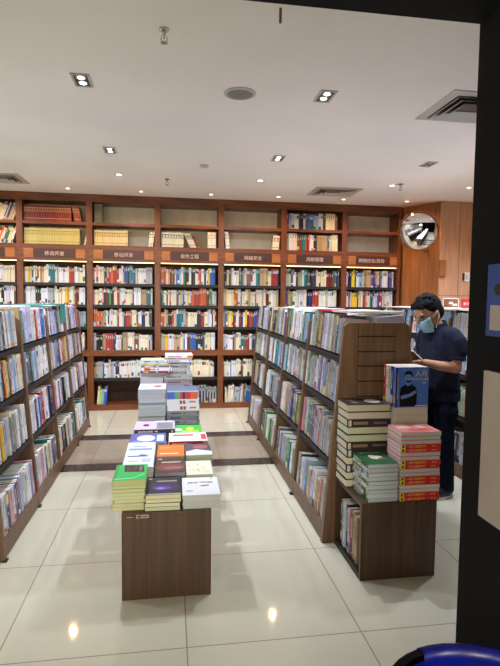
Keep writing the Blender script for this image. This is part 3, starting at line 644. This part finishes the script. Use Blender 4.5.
# ---- end case beside the right unit
CZ = .431
t = thing('end_case', 'low walnut box case with an open left side, standing against the slotted end panel', 'display case', (1.02, 2.58, 0))
boxobj('front_panel', (0, .435, 0, .02, 0, .43), M['walnut'], t, .001)
boxobj('top_panel', (0, .435, .02, .445, .41, .43), M['walnut'], t)
boxobj('rear_panel', (0, .435, .425, .445, 0, .41), M['walnut'], t)
boxobj('right_panel', (.415, .435, .02, .425, 0, .41), M['walnut'], t)
boxobj('bottom_panel', (0, .415, .02, .425, 0, .035), M['shelf_dark'], t)
rc_ = random.Random(4); y = 2.985; cols = [DGRY, TAN, GREYB, WHITE, SKY, NAVY, WHITE, PINK, DRED, TAN, GREYB, TAN]
for i, bc in enumerate(cols):
    tt = rc_.uniform(.020, .030); rgb = vary(bc[1], rc_)
    if y - tt < 2.61: break
    h = rc_.uniform(.25, .285)
    book(fr((0, -1, 0), (1, 0, 0), (0, 0, 1), (1.035 + rc_.uniform(0, .012), y, .036)), tt, h, .19, rgb, f'{bc[0]} book, {ORD[i]} from the rear inside the low walnut case', 'books inside the low case', spine_marks(rgb, tt, h, rc_))
    y -= tt + .002
G2 = 'books stacked on the low case'
def black_marks(t, h): return [(t * .1, t * .9, h * .9, h * .97, (214, 208, 200)), (t * .3, t * .7, h * .52, h * .86, (150, 128, 100)), (t * .35, t * .65, h * .1, h * .4, (120, 110, 110))]
modes = ['R', 'R', 'F', 'R', 'F', 'F', 'R', 'R', 'F', 'R', 'R']
o, z = stack(1.018, 2.83, CZ, 11, .0443, .19, .268, modes, [(58, 50, 48)], (216, 212, 188), 'thick black book with cream pages', 'tall rear case stack', G2, marks=black_marks, hard=True, tw=.012,
             art=[('r', 0, 0, 1, 1, (50, 42, 40)), ('e', .5, .7, .3, .18, (190, 186, 180)), ('r', .2, .2, .8, .3, (120, 110, 100))])
o, z = stack(1.057, 2.592, CZ, 9, .0232, .172, .232, 'L', [(40, 96, 56), (206, 210, 206)], (206, 212, 218), ['green spined paperback', 'pale spined paperback'], 'the green front case stack', G2, jit=.003,
             art=[('r', 0, 0, 1, 1, (34, 98, 58)), ('e', .55, .5, .22, .14, (226, 224, 200)), ('e', .45, .62, .12, .08, (230, 200, 190)), ('e', .7, .4, .14, .07, (150, 90, 80)), ('r', .15, .84, .85, .92, (150, 190, 150))])
def red_marks(t, h):
    return [(0, t, h * .885, h, (236, 214, 60)), (t * .2, t * .8, h * .92, h * .965, (40, 50, 40))]
modes = ['F', 'F', 'R', 'R', 'F', 'F', 'R', 'R', 'F', 'F', 'R', 'R', 'F', 'F', 'R', 'R', 'R']
tr = .0222
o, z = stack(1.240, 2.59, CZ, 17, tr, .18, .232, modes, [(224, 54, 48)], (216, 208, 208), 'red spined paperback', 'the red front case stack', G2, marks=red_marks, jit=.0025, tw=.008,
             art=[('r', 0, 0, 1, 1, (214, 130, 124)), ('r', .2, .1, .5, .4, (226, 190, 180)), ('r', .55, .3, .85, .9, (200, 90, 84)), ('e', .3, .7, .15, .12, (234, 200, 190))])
for i, b in enumerate(o):
    if modes[i] == 'F':
        Xt, Yt, Zt = (0, 0, -1), (1, 0, 0), (0, -1, 0)
        text('一起学', .0145, (240, 200, 190), fr(Xt, Yt, Zt, (.006, -.0012, .198)), b, 'spine_title')
        text('玩转PPT!', .0165, (244, 222, 70), fr(Xt, Yt, Zt, (.005, -.0012, .151)), b, 'spine_title')
        text('秋叶 著', .008, (240, 200, 190), fr(Xt, Yt, Zt, (.008, -.0012, .052)), b, 'spine_title')
o, z = stack(1.305, 2.815, CZ, 11, .0425, .20, .205, 'R', [(216, 206, 190)], (224, 216, 196), 'cream paged book', 'the white case pile', G2, jit=.002, tw=.01)
# standing copies, face outwards, on the white pile
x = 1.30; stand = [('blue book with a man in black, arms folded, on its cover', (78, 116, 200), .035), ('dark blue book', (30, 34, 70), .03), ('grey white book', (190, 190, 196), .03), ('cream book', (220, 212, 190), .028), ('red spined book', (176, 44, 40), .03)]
y = 2.815
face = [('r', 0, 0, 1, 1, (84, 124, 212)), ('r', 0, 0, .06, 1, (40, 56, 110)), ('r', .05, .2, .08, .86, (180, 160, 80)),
        ('p', [(.14, .02), (.12, .36), (.16, .50), (.30, .58), (.48, .58), (.62, .50), (.66, .36), (.64, .02)], (24, 24, 30)),
        ('p', [(.14, .26), (.2, .2), (.5, .28), (.66, .38), (.58, .42), (.42, .34), (.2, .30)], (120, 150, 214)),
        ('r', .31, .54, .45, .66, (106, 138, 206)), ('e', .38, .73, .105, .115, (120, 152, 220)), ('p', [(.25, .74), (.26, .86), (.34, .91), (.46, .9), (.52, .82), (.51, .74), (.48, .80), (.38, .83), (.29, .81)], (20, 22, 30)),
        ('p', [(.31, .66), (.33, .62), (.43, .62), (.46, .66), (.46, .69), (.38, .665), (.31, .69)], (34, 42, 66)), ('r', .31, .745, .36, .757, (30, 36, 60)), ('r', .40, .745, .45, .757, (30, 36, 60)),
        ('r', .6, .02, .98, .05, (206, 214, 226)), ('r', .72, .93, .9, .94, (150, 170, 210)), ('r', .2, .93, .3, .94, (180, 190, 210)),
        ('r', .66, .2, .8, .21, (120, 150, 210)), ('r', .66, .26, .86, .27, (120, 150, 210)), ('r', .66, .32, .8, .33, (120, 150, 210))]
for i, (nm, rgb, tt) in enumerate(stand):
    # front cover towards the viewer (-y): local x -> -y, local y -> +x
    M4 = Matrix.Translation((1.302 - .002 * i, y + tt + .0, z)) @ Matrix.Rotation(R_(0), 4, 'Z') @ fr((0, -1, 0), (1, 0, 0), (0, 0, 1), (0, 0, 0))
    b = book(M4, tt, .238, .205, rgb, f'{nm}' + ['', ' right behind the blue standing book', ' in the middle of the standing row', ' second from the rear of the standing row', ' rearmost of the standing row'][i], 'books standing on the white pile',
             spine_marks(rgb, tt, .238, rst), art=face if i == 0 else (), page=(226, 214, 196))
    if i == 0:
        cover_text(b, '人月', .040, (236, 220, 120), tt, .118, .186); cover_text(b, 'PYTHON编', .021, (214, 206, 150), tt, .098, .160); cover_text(b, '实战', .012, (220, 226, 236), tt, .165, .142)
    y += tt + .001

# ---- loose things lying on top of the right unit
G3 = 'books lying on top of the right display unit'
for i, (x, y, w_, l_, c, nm) in enumerate([(1.10, 3.10, .20, .28, (226, 222, 220), 'white magazine lying flat on the right unit, nearest the end panel'), (1.32, 3.12, .17, .26, (222, 222, 226), 'white magazine lying flat on the right unit, beside the nearest one'), (1.09, 3.45, .20, .27, (200, 40, 44), 'red book lying flat on top of the right display unit'), (1.31, 3.48, .17, .25, (224, 224, 226), 'white magazine lying flat beside the red book'),
        (1.15, 3.90, .22, .28, (214, 216, 226), 'pale magazine lying flat at mid length of the right unit'), (1.16, 4.4, .22, .28, (222, 222, 224), 'white magazine lying flat farthest along the right unit')]):
    book(lying(x, y, 1.447, .012, w_, l_, 'L', random.Random(i).uniform(-.1, .1)), .012, l_, w_, c, nm, G3)
for i, (x, y, c, nm) in enumerate([(-1.30, 4.05, (206, 204, 216), 'pale magazine lying flat on top of the left display unit'), (-1.28, 3.5, (220, 218, 214), 'white magazine lying flat on the near top of the left unit')]):
    book(lying(x, y, 1.447, .012, .2, .27, 'L', .05), .012, .27, .2, c, nm, 'books lying on top of the left display unit')
# teal folder: lies over the books and hangs down on the aisle side
q = MB(); q.box(-1.34, -1.052, 4.62, 5.40, 1.452, 1.458); q.box(-1.058, -1.052, 5.20, 5.40, 1.27, 1.452)
t = q.build('card_folder', M['teal']); tag(t, 'teal card folder draped over the top of the left display unit', 'folder')

SC_o = SC.build('shelved_books', [M['book'], M['paper']]); tag(SC_o, 'many books on the wall bookcase shelves and the farther display unit bays', 'books', None, 'stuff')

# ---- signs on the far right unit
def standing_sign(x, y, w_, h, z, name, label, m):
    t = thing(name, label, 'sign', (x, y, z), 0, None)
    boxobj('board', (0, w_, 0, .012, .0, h), m, t); boxobj('sign_foot', (w_ * .2, w_ * .8, -.03, .05, -.006, 0), M['white'], t); return t
q = MB(); q.box(-.22, .22, 0, 2.9, 0, .012); t = q.build('ledge_board', M['white'], loc=(2.79, 3.0, 1.447)); tag(t, 'white board covering the top of the far right display unit', 'board')
t = standing_sign(2.60, 4.30, .145, .085, 1.466, 'red_sign', 'small red acrylic sign with white lettering on the far right unit', M['red'])
text('新书上架', .030, (240, 226, 220), fr((1, 0, 0), (0, 0, 1), (0, -1, 0), (.012, -.0015, .028)), t, 'sign_text')
t = thing('photo_frame', 'white rimmed sign frame partly hidden behind the man\'s head', 'sign', (2.28 + .15, 4.33, 1.466))
boxobj('board', (.0, .155, .004, .010, 0, .09), M['niche'], t)
q = MB(); q.box(0, .155, 0, .012, .082, .09); q.box(0, .155, 0, .012, 0, .008); q.box(0, .008, 0, .012, 0, .09); q.box(.147, .155, 0, .012, 0, .09); q.build('rim', M['white'], t)
q = MB(); q.box(.095, .14, .002, .004, .02, .04); q.box(.06, .10, .002, .004, .035, .055); q.build('print', M['white'], t)

# ---- convex mirror in the corner
t = thing('convex_mirror', 'round convex security mirror on the corner by the wood block', 'mirror', (3.325, 6.63, 2.465))
d = Vector((-.52, -.80, -.30)).normalized(); rotm = d.to_track_quat('Z', 'Y').to_matrix().to_4x4()
q = MB(); q.T = rotm; Rr_ = .262; hh = .075; RS = (Rr_ ** 2 + hh ** 2) / (2 * hh); prof = []
for k in range(13):
    r = Rr_ * (1 - k / 12) + .0005; prof.append((r, math.sqrt(RS ** 2 - r ** 2) - (RS - hh)))
q.lathe(prof, n=48); q.build('mirror_glass', M['mirror'], t, smooth=True)
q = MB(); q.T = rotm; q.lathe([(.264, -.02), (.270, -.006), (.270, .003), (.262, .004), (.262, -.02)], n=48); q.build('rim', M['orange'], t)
q = MB(); q.tube([tuple(-.02 * d), tuple(Vector((.10, .17, -.02)))], .014); q.tube([tuple(-.02 * d), (.08, .14, -.24)], .008); q.build('wall_bracket', M['metal'], t)
t = thing('wall_switch', 'white light switch on the wood block beside the black jamb', 'switch', (4.0, 6.54, 1.86))
boxobj('plate', (-.04, .04, -.012, 0, -.06, .06), M['white'], t, .003); boxobj('rocker', (-.02, .02, -.017, -.012, -.035, .035), M['trim'], t)
boxobj('side_cover', (-.058, -.042, -.03, 0, -.05, .05), M['case_back'], t)
t = boxobj('wall_box', (3.585, 3.68, 6.50, 6.54, 1.86, 2.08), M['niche'], None, .003); tag(t, 'small wooden box on the panelled corner below the mirror', 'box')

# ---- shop-front jamb posters
t = thing('notice_board', 'blue notice board with a pale sheet on the black jamb', 'notice board', (.93, 1.15, 1.43))
boxobj('board', (-.008, 0, 0, .245, 0, .208), M['blueboard'], t)
boxobj('paper_sheet', (-.010, -.008, .0, .225, .018, .09), M['greyboard'], t)
q = MB(); q.ell((-.009, .195, .135), (.002, .018, .016)); q.ell((-.009, .17, .12), (.002, .02, .008)); q.build('dark_mark', M['lampblack'], t)
t = boxobj('poster_board', (.918, .93, 1.0, 1.389, .887, 1.327), M['greyboard']); tag(t, 'plain grey board fixed to the black jamb below the blue one', 'board')

# ---- bin in front of the jamb
def rrect(hx, hy, r, n=9):
    a0 = R_(-10); return [(hx * cos(a) * cos(a0) - hy * sin(a) * sin(a0), hx * cos(a) * sin(a0) + hy * sin(a) * cos(a0)) for a in [2 * pi * i / 36 for i in range(36)]]
t = thing('waste_bin', 'black waste bin with a bright blue liner at the lower right', 'bin', (.690, .985, 0)); t.scale = (1, 1, .972)
def loop(hx, hy, r, z): return [(a, b, z) for a, b in rrect(hx * 1.03, hy * 1.16, r)]
q = MB(); q.rings([loop(.15, .11, .08, 0), loop(.20, .14, .11, .655), loop(.192, .132, .105, .655), loop(.145, .105, .08, .02)], False); q.add(loop(.15, .11, .08, 0.003), [tuple(range(36))]); q.build('body', M['black'], t, smooth=True)
q = MB(); q.rings([loop(.198, .138, .112, .645), loop(.208, .148, .12, .65), loop(.208, .148, .12, .68), loop(.198, .138, .112, .685), loop(.188, .128, .105, .68), loop(.188, .128, .105, .68)], False); q.build('rim', M['black'], t, smooth=True)
q = MB(); q.rings([loop(.1875, .1275, .104, .664), loop(.180, .122, .10, .55), loop(.15, .10, .08, .10), loop(.05, .04, .03, .05)], False)
q.build('liner_bag', M['binblue'], t, smooth=True)

q = MB(); seg = range(-3, 13)
L4 = [loop(.2095, .1495, 0, .655), loop(.2095, .1495, 0, .682), loop(.200, .140, 0, .688), loop(.1865, .1265, 0, .682), loop(.1865, .1265, 0, .655)]
vs = [l[k % 36] for k in seg for l in L4]; q.add(vs, [(a * 5 + b, a * 5 + b + 1, a * 5 + b + 6, a * 5 + b + 5) for a in range(len(seg) - 1) for b in range(4)])
q.build('liner_fold', M['binblue'], t, smooth=True)

# ================================================================== THE READING MAN
def remeshed(q, name, m, parent, vox, smooth=4, M4=None, cut=None):
    o = q.build(name, m); r = o.modifiers.new('r', 'REMESH'); r.mode = 'VOXEL'; r.voxel_size = vox; r.adaptivity = 0
    s_ = o.modifiers.new('s', 'SMOOTH'); s_.iterations = smooth; s_.factor = .5
    dg = bpy.context.evaluated_depsgraph_get(); me = bpy.data.meshes.new_from_object(o.evaluated_get(dg)); o.modifiers.clear(); o.data = me
    for p in me.polygons: p.use_smooth = True
    o.parent = parent
    return o
man = thing('person', 'man in navy polo and blue face mask, standing head bowed reading a book', 'person', (2.085, 3.74, 0), R_(-79))
HT = Matrix.Translation((0, -.120, 1.432)) @ Matrix.Rotation(R_(30), 4, 'X') @ Matrix.Rotation(R_(4), 4, 'Z') @ Matrix.Scale(1.06, 4)
def ering(q, L, n=24):
    """stack of ellipse rings (x,y,z,rx,ry)"""
    q.rings([[(x + rx * cos(2 * pi * i / n), y + ry * sin(2 * pi * i / n), z) for i in range(n)] for x, y, z, rx, ry in L])
# body: one continuous surface
q = MB()
ering(q, [(0, .01, .80, .12, .09), (0, .01, .90, .145, .10), (0, .0, 1.0, .14, .10), (0, -.0, 1.12, .145, .105), (0, .0, 1.24, .155, .10), (0, -.01, 1.29, .12, .075), (0, -.03, 1.34, .07, .06)])
q.tube([(0, -.02, 1.30), (0, -.06, 1.36), (0, -.10, 1.42)], [.062, .055, .055])
for s in (-1, 1):
    q.tube([(s * .14, -.01, 1.275), (s * .18, -.0, 1.235), (s * .198, .006, 1.13), (s * .198, -.01, 1.03)], [.05, .056, .047, .042]); q.ell((s * .198, -.01, 1.03), (.043, .043, .043))
    q.tube([(s * .198, -.01, 1.03), (s * .17, -.13, 1.045), (s * .11, -.235, 1.07)], [.042, .037, .026])
    q.ell((s * .095, -.275, 1.078), (.036, .05, .019), rot=Matrix.Rotation(R_(s * 20), 3, 'Z'))
    for k, (dx, ln) in enumerate(((-.026, .055), (-.009, .066), (.009, .062), (.025, .048))):
        bx = s * .085 + dx; q.tube([(bx, -.30, 1.072), (bx - s * .004, -.33, 1.066), (bx - s * .010, -.33 - ln * .35, 1.085), (bx - s * .012, -.325 - ln * .3, 1.108)], [.0095, .009, .0085, .0075], 10)
    q.tube([(s * .075, -.255, 1.085), (s * .055, -.285, 1.105), (s * .05, -.315, 1.118)], [.012, .0105, .009], 10)
    q.tube([(s * .075, .01, .85), (s * .092, -.0, .68), (s * .1, -.015, .48), (s * .1, .01, .28), (s * .1, .02, .08)], [.070, .072, .056, .052, .036])
    q.tube([(s * .1, .045, .045), (s * .105, -.06, .04), (s * .11, -.15, .035)], [.036, .038, .03])
q.T = HT
q.ell((0, 0, .01), (.077, .097, .115), 24, 16); q.ell((0, -.03, -.06), (.055, .062, .055), 20, 12)      # skull, jaw
q.tube([(0, -.092, .03), (0, -.112, -.012), (0, -.098, -.03)], [.009, .015, .011], 10)                  # nose
for s in (-1, 1): q.ell((s * .079, .01, -.005), (.009, .018, .031), 12, 8); q.ell((s * .032, -.084, .035), (.02, .012, .008), 12, 8)
q.tube([(-.022, -.088, -.062), (0, -.094, -.062), (.022, -.088, -.062)], [.006, .008, .006], 8)
q.T = None
body = remeshed(q, 'body', M['skin'], man, .0065, 3)
# head pieces
q = MB(); q.T = HT
for s in (-1, 1): q.ell((s * .030, -.088, .018), (.011, .009, .006), 12, 8)
q.build('eye', M['lampblack'], man, smooth=True)
q = MB(); q.T = HT
q.ell((0, .026, .048), (.090, .096, .092), 28, 18); q.ell((0, -.010, .088), (.077, .066, .040), 24, 14); q.ell((0, .06, -.01), (.075, .062, .075), 20, 12)
rh = random.Random(8)
for _ in range(70):
    a = rh.uniform(0, 2 * pi); e = rh.uniform(.15, 1.3); r = .098
    p = Vector((.092 * cos(a) * cos(e), .02 + .1 * sin(a) * cos(e), .05 + .094 * sin(e)))
    if p.y < -.035 and p.z < .09: continue
    q.tube([p * .96, p + Vector((rh.uniform(-.015, .015), rh.uniform(-.02, .005), rh.uniform(-.004, .008)))], [.012, .004], 8)
for x in (-.05, -.03, -.01, .012, .035, .055): q.tube([(x, -.05, .108), (x * 1.05, -.070, .092), (x * 1.1 + .004, -.082, .072)], [.014, .010, .004], 8)
remeshed(q, 'hair', M['hair'], man, .005, 1)
q = MB(); q.T = HT
rows = []
for j in range(9):
    v = j / 8; z = .0 - v * .100; row = []
    for i in range(17):
        u = -1 + i / 8; ang = u * (1.12 - .12 * v); ww = .079 - .020 * v ** 2; dd = (.105 + .020 * (1 - abs(2 * v - .9)) * (1 - u * u)) - .012 * v
        row.append((ww * sin(ang), -dd * cos(ang * .93) + .004 * sin(v * 25), z + .012 * u * u * (1 - 2 * v) - .01))
    rows.append(row)
vs = [p for r in rows for p in r]; vs += [(a * .97, b * .97 + .0005, c) for a, b, c in vs]; fs = []; n0 = 9 * 17
for j in range(8):
    for i in range(16):
        k = j * 17 + i; fs.append((k, k + 17, k + 18, k + 1)); fs.append((n0 + k, n0 + k + 1, n0 + k + 18, n0 + k + 17))
for j in range(8):
    for i in (0, 16): k = j * 17 + i; fs.append((k, n0 + k, n0 + k + 17, k + 17))
for i in range(16):
    for j in (0, 8): k = j * 17 + i; fs.append((k, k + 1, n0 + k + 1, n0 + k))
q.add(vs, fs)
mk_ = q.build('face_mask', M['mask'], man, smooth=True)
q = MB(); q.T = HT
for s in (-1, 1):
    q.tube([(s * .079, -.035, -.012), (s * .088, -.0, .012), (s * .084, .022, .012)], .0016, 8); q.tube([(s * .072, -.045, -.095), (s * .088, -.0, -.03), (s * .084, .022, -.02)], .0016, 8)
q.build('ear_loop', M['white'], mk_)
q = MB(); q.T = HT
for s in (-1, 1):
    q.tube([(s * .034 + .026 * cos(a), -.112 + .012 * abs(cos(a)), .02 + .018 * sin(a)) for a in [2 * pi * i / 20 for i in range(21)]], .0024, 8)
    q.tube([(s * .060, -.1, .026), (s * .084, -.06, .024), (s * .087, .01, .02)], .0024, 8)
q.tube([(-.010, -.114, .024), (0, -.118, .028), (.010, -.114, .024)], .0022, 8)
q.build('glasses', M['lampblack'], man)
# polo shirt
q = MB()
ering(q, [(0, .012, .765, .185, .135), (0, .012, .85, .180, .132), (0, .008, .95, .170, .126), (0, .0, 1.08, .172, .130), (0, .0, 1.2, .185, .126), (0, -.005, 1.28, .165, .10), (0, -.02, 1.325, .095, .075), (0, -.03, 1.345, .074, .066)])
for s in (-1, 1): q.tube([(s * .10, -.008, 1.27), (s * .15, -.008, 1.262), (s * .183, .0, 1.228), (s * .200, .006, 1.14), (s * .205, .0, 1.085)], [.068, .070, .072, .066, .063])
pol = remeshed(q, 'polo_shirt', M['navy'], man, .009, 3)
q = MB(); n = 20
q.rings([[(rx * cos(2 * pi * i / n), oy + ry * sin(2 * pi * i / n), z + .02 * sin(2 * pi * i / n)) for i in range(n)] for rx, ry, oy, z in ((.086, .075, -.03, 1.325), (.078, .070, -.04, 1.362), (.070, .062, -.04, 1.362), (.070, .062, -.03, 1.325))], False)
q.build('collar', M['navy'], pol, smooth=True)
q = MB()
ering(q, [(0, .012, .72, .10, .09), (0, .012, .80, .165, .12), (0, .012, .90, .168, .12)])
for s in (-1, 1): q.tube([(s * .085, .01, .86), (s * .095, .0, .68), (s * .1, -.012, .48), (s * .1, .008, .28), (s * .102, .02, .10), (s * .102, .02, .055)], [.105, .094, .076, .068, .062, .064])
remeshed(q, 'trousers', M['trouser'], man, .009, 3)
for s in (-1, 1):
    q = MB(); q.tube([(s * .102, .065, .045), (s * .105, .02, .05), (s * .108, -.08, .043), (s * .112, -.165, .035), (s * .112, -.19, .03)], [.034, .046, .045, .038, .018]); q.ell((s * .102, .03, .055), (.042, .055, .04))
    sh = remeshed(q, 'shoe', M['shoe'], man, .006, 3)
    q = MB(); pts = [(.040 * cos(a) * (1 if sin(a) > 0 else 1.12), .145 * sin(a)) for a in [2 * pi * i / 24 for i in range(24)]]
    q.T = Matrix.Translation((s * .107, -.052, 0)); q.prism(pts, 0, .022, axis='z'); q.build('sole', M['sole'], sh)
# the open book he holds
rz = Matrix.Rotation(R_(-79), 4, 'Z'); base = Matrix.Translation((2.085, 3.74, 0)) @ rz
C = MB(); P = MB()
for s in (-1, 1):
    T = Matrix.Translation((0, -.36, 1.135)) @ Matrix.Rotation(R_(-38), 4, 'X') @ Matrix.Rotation(R_(-s * 12), 4, 'Y')
    C.T = T; P.T = T; a, b_ = (0, .125) if s > 0 else (-.125, 0)
    C.box(a, b_, -.002, .180, -.002, 0, lin((150, 60, 50))); P.box(a + .002, b_ - .002, 0, .177, 0, .010, lin((226, 220, 204)))
ob = C.build('open_book', M['book']); ob.matrix_world = base; tag(ob, 'open book held in both hands by the man in the navy polo', 'book'); P.build('page_block', M['paper'], ob)
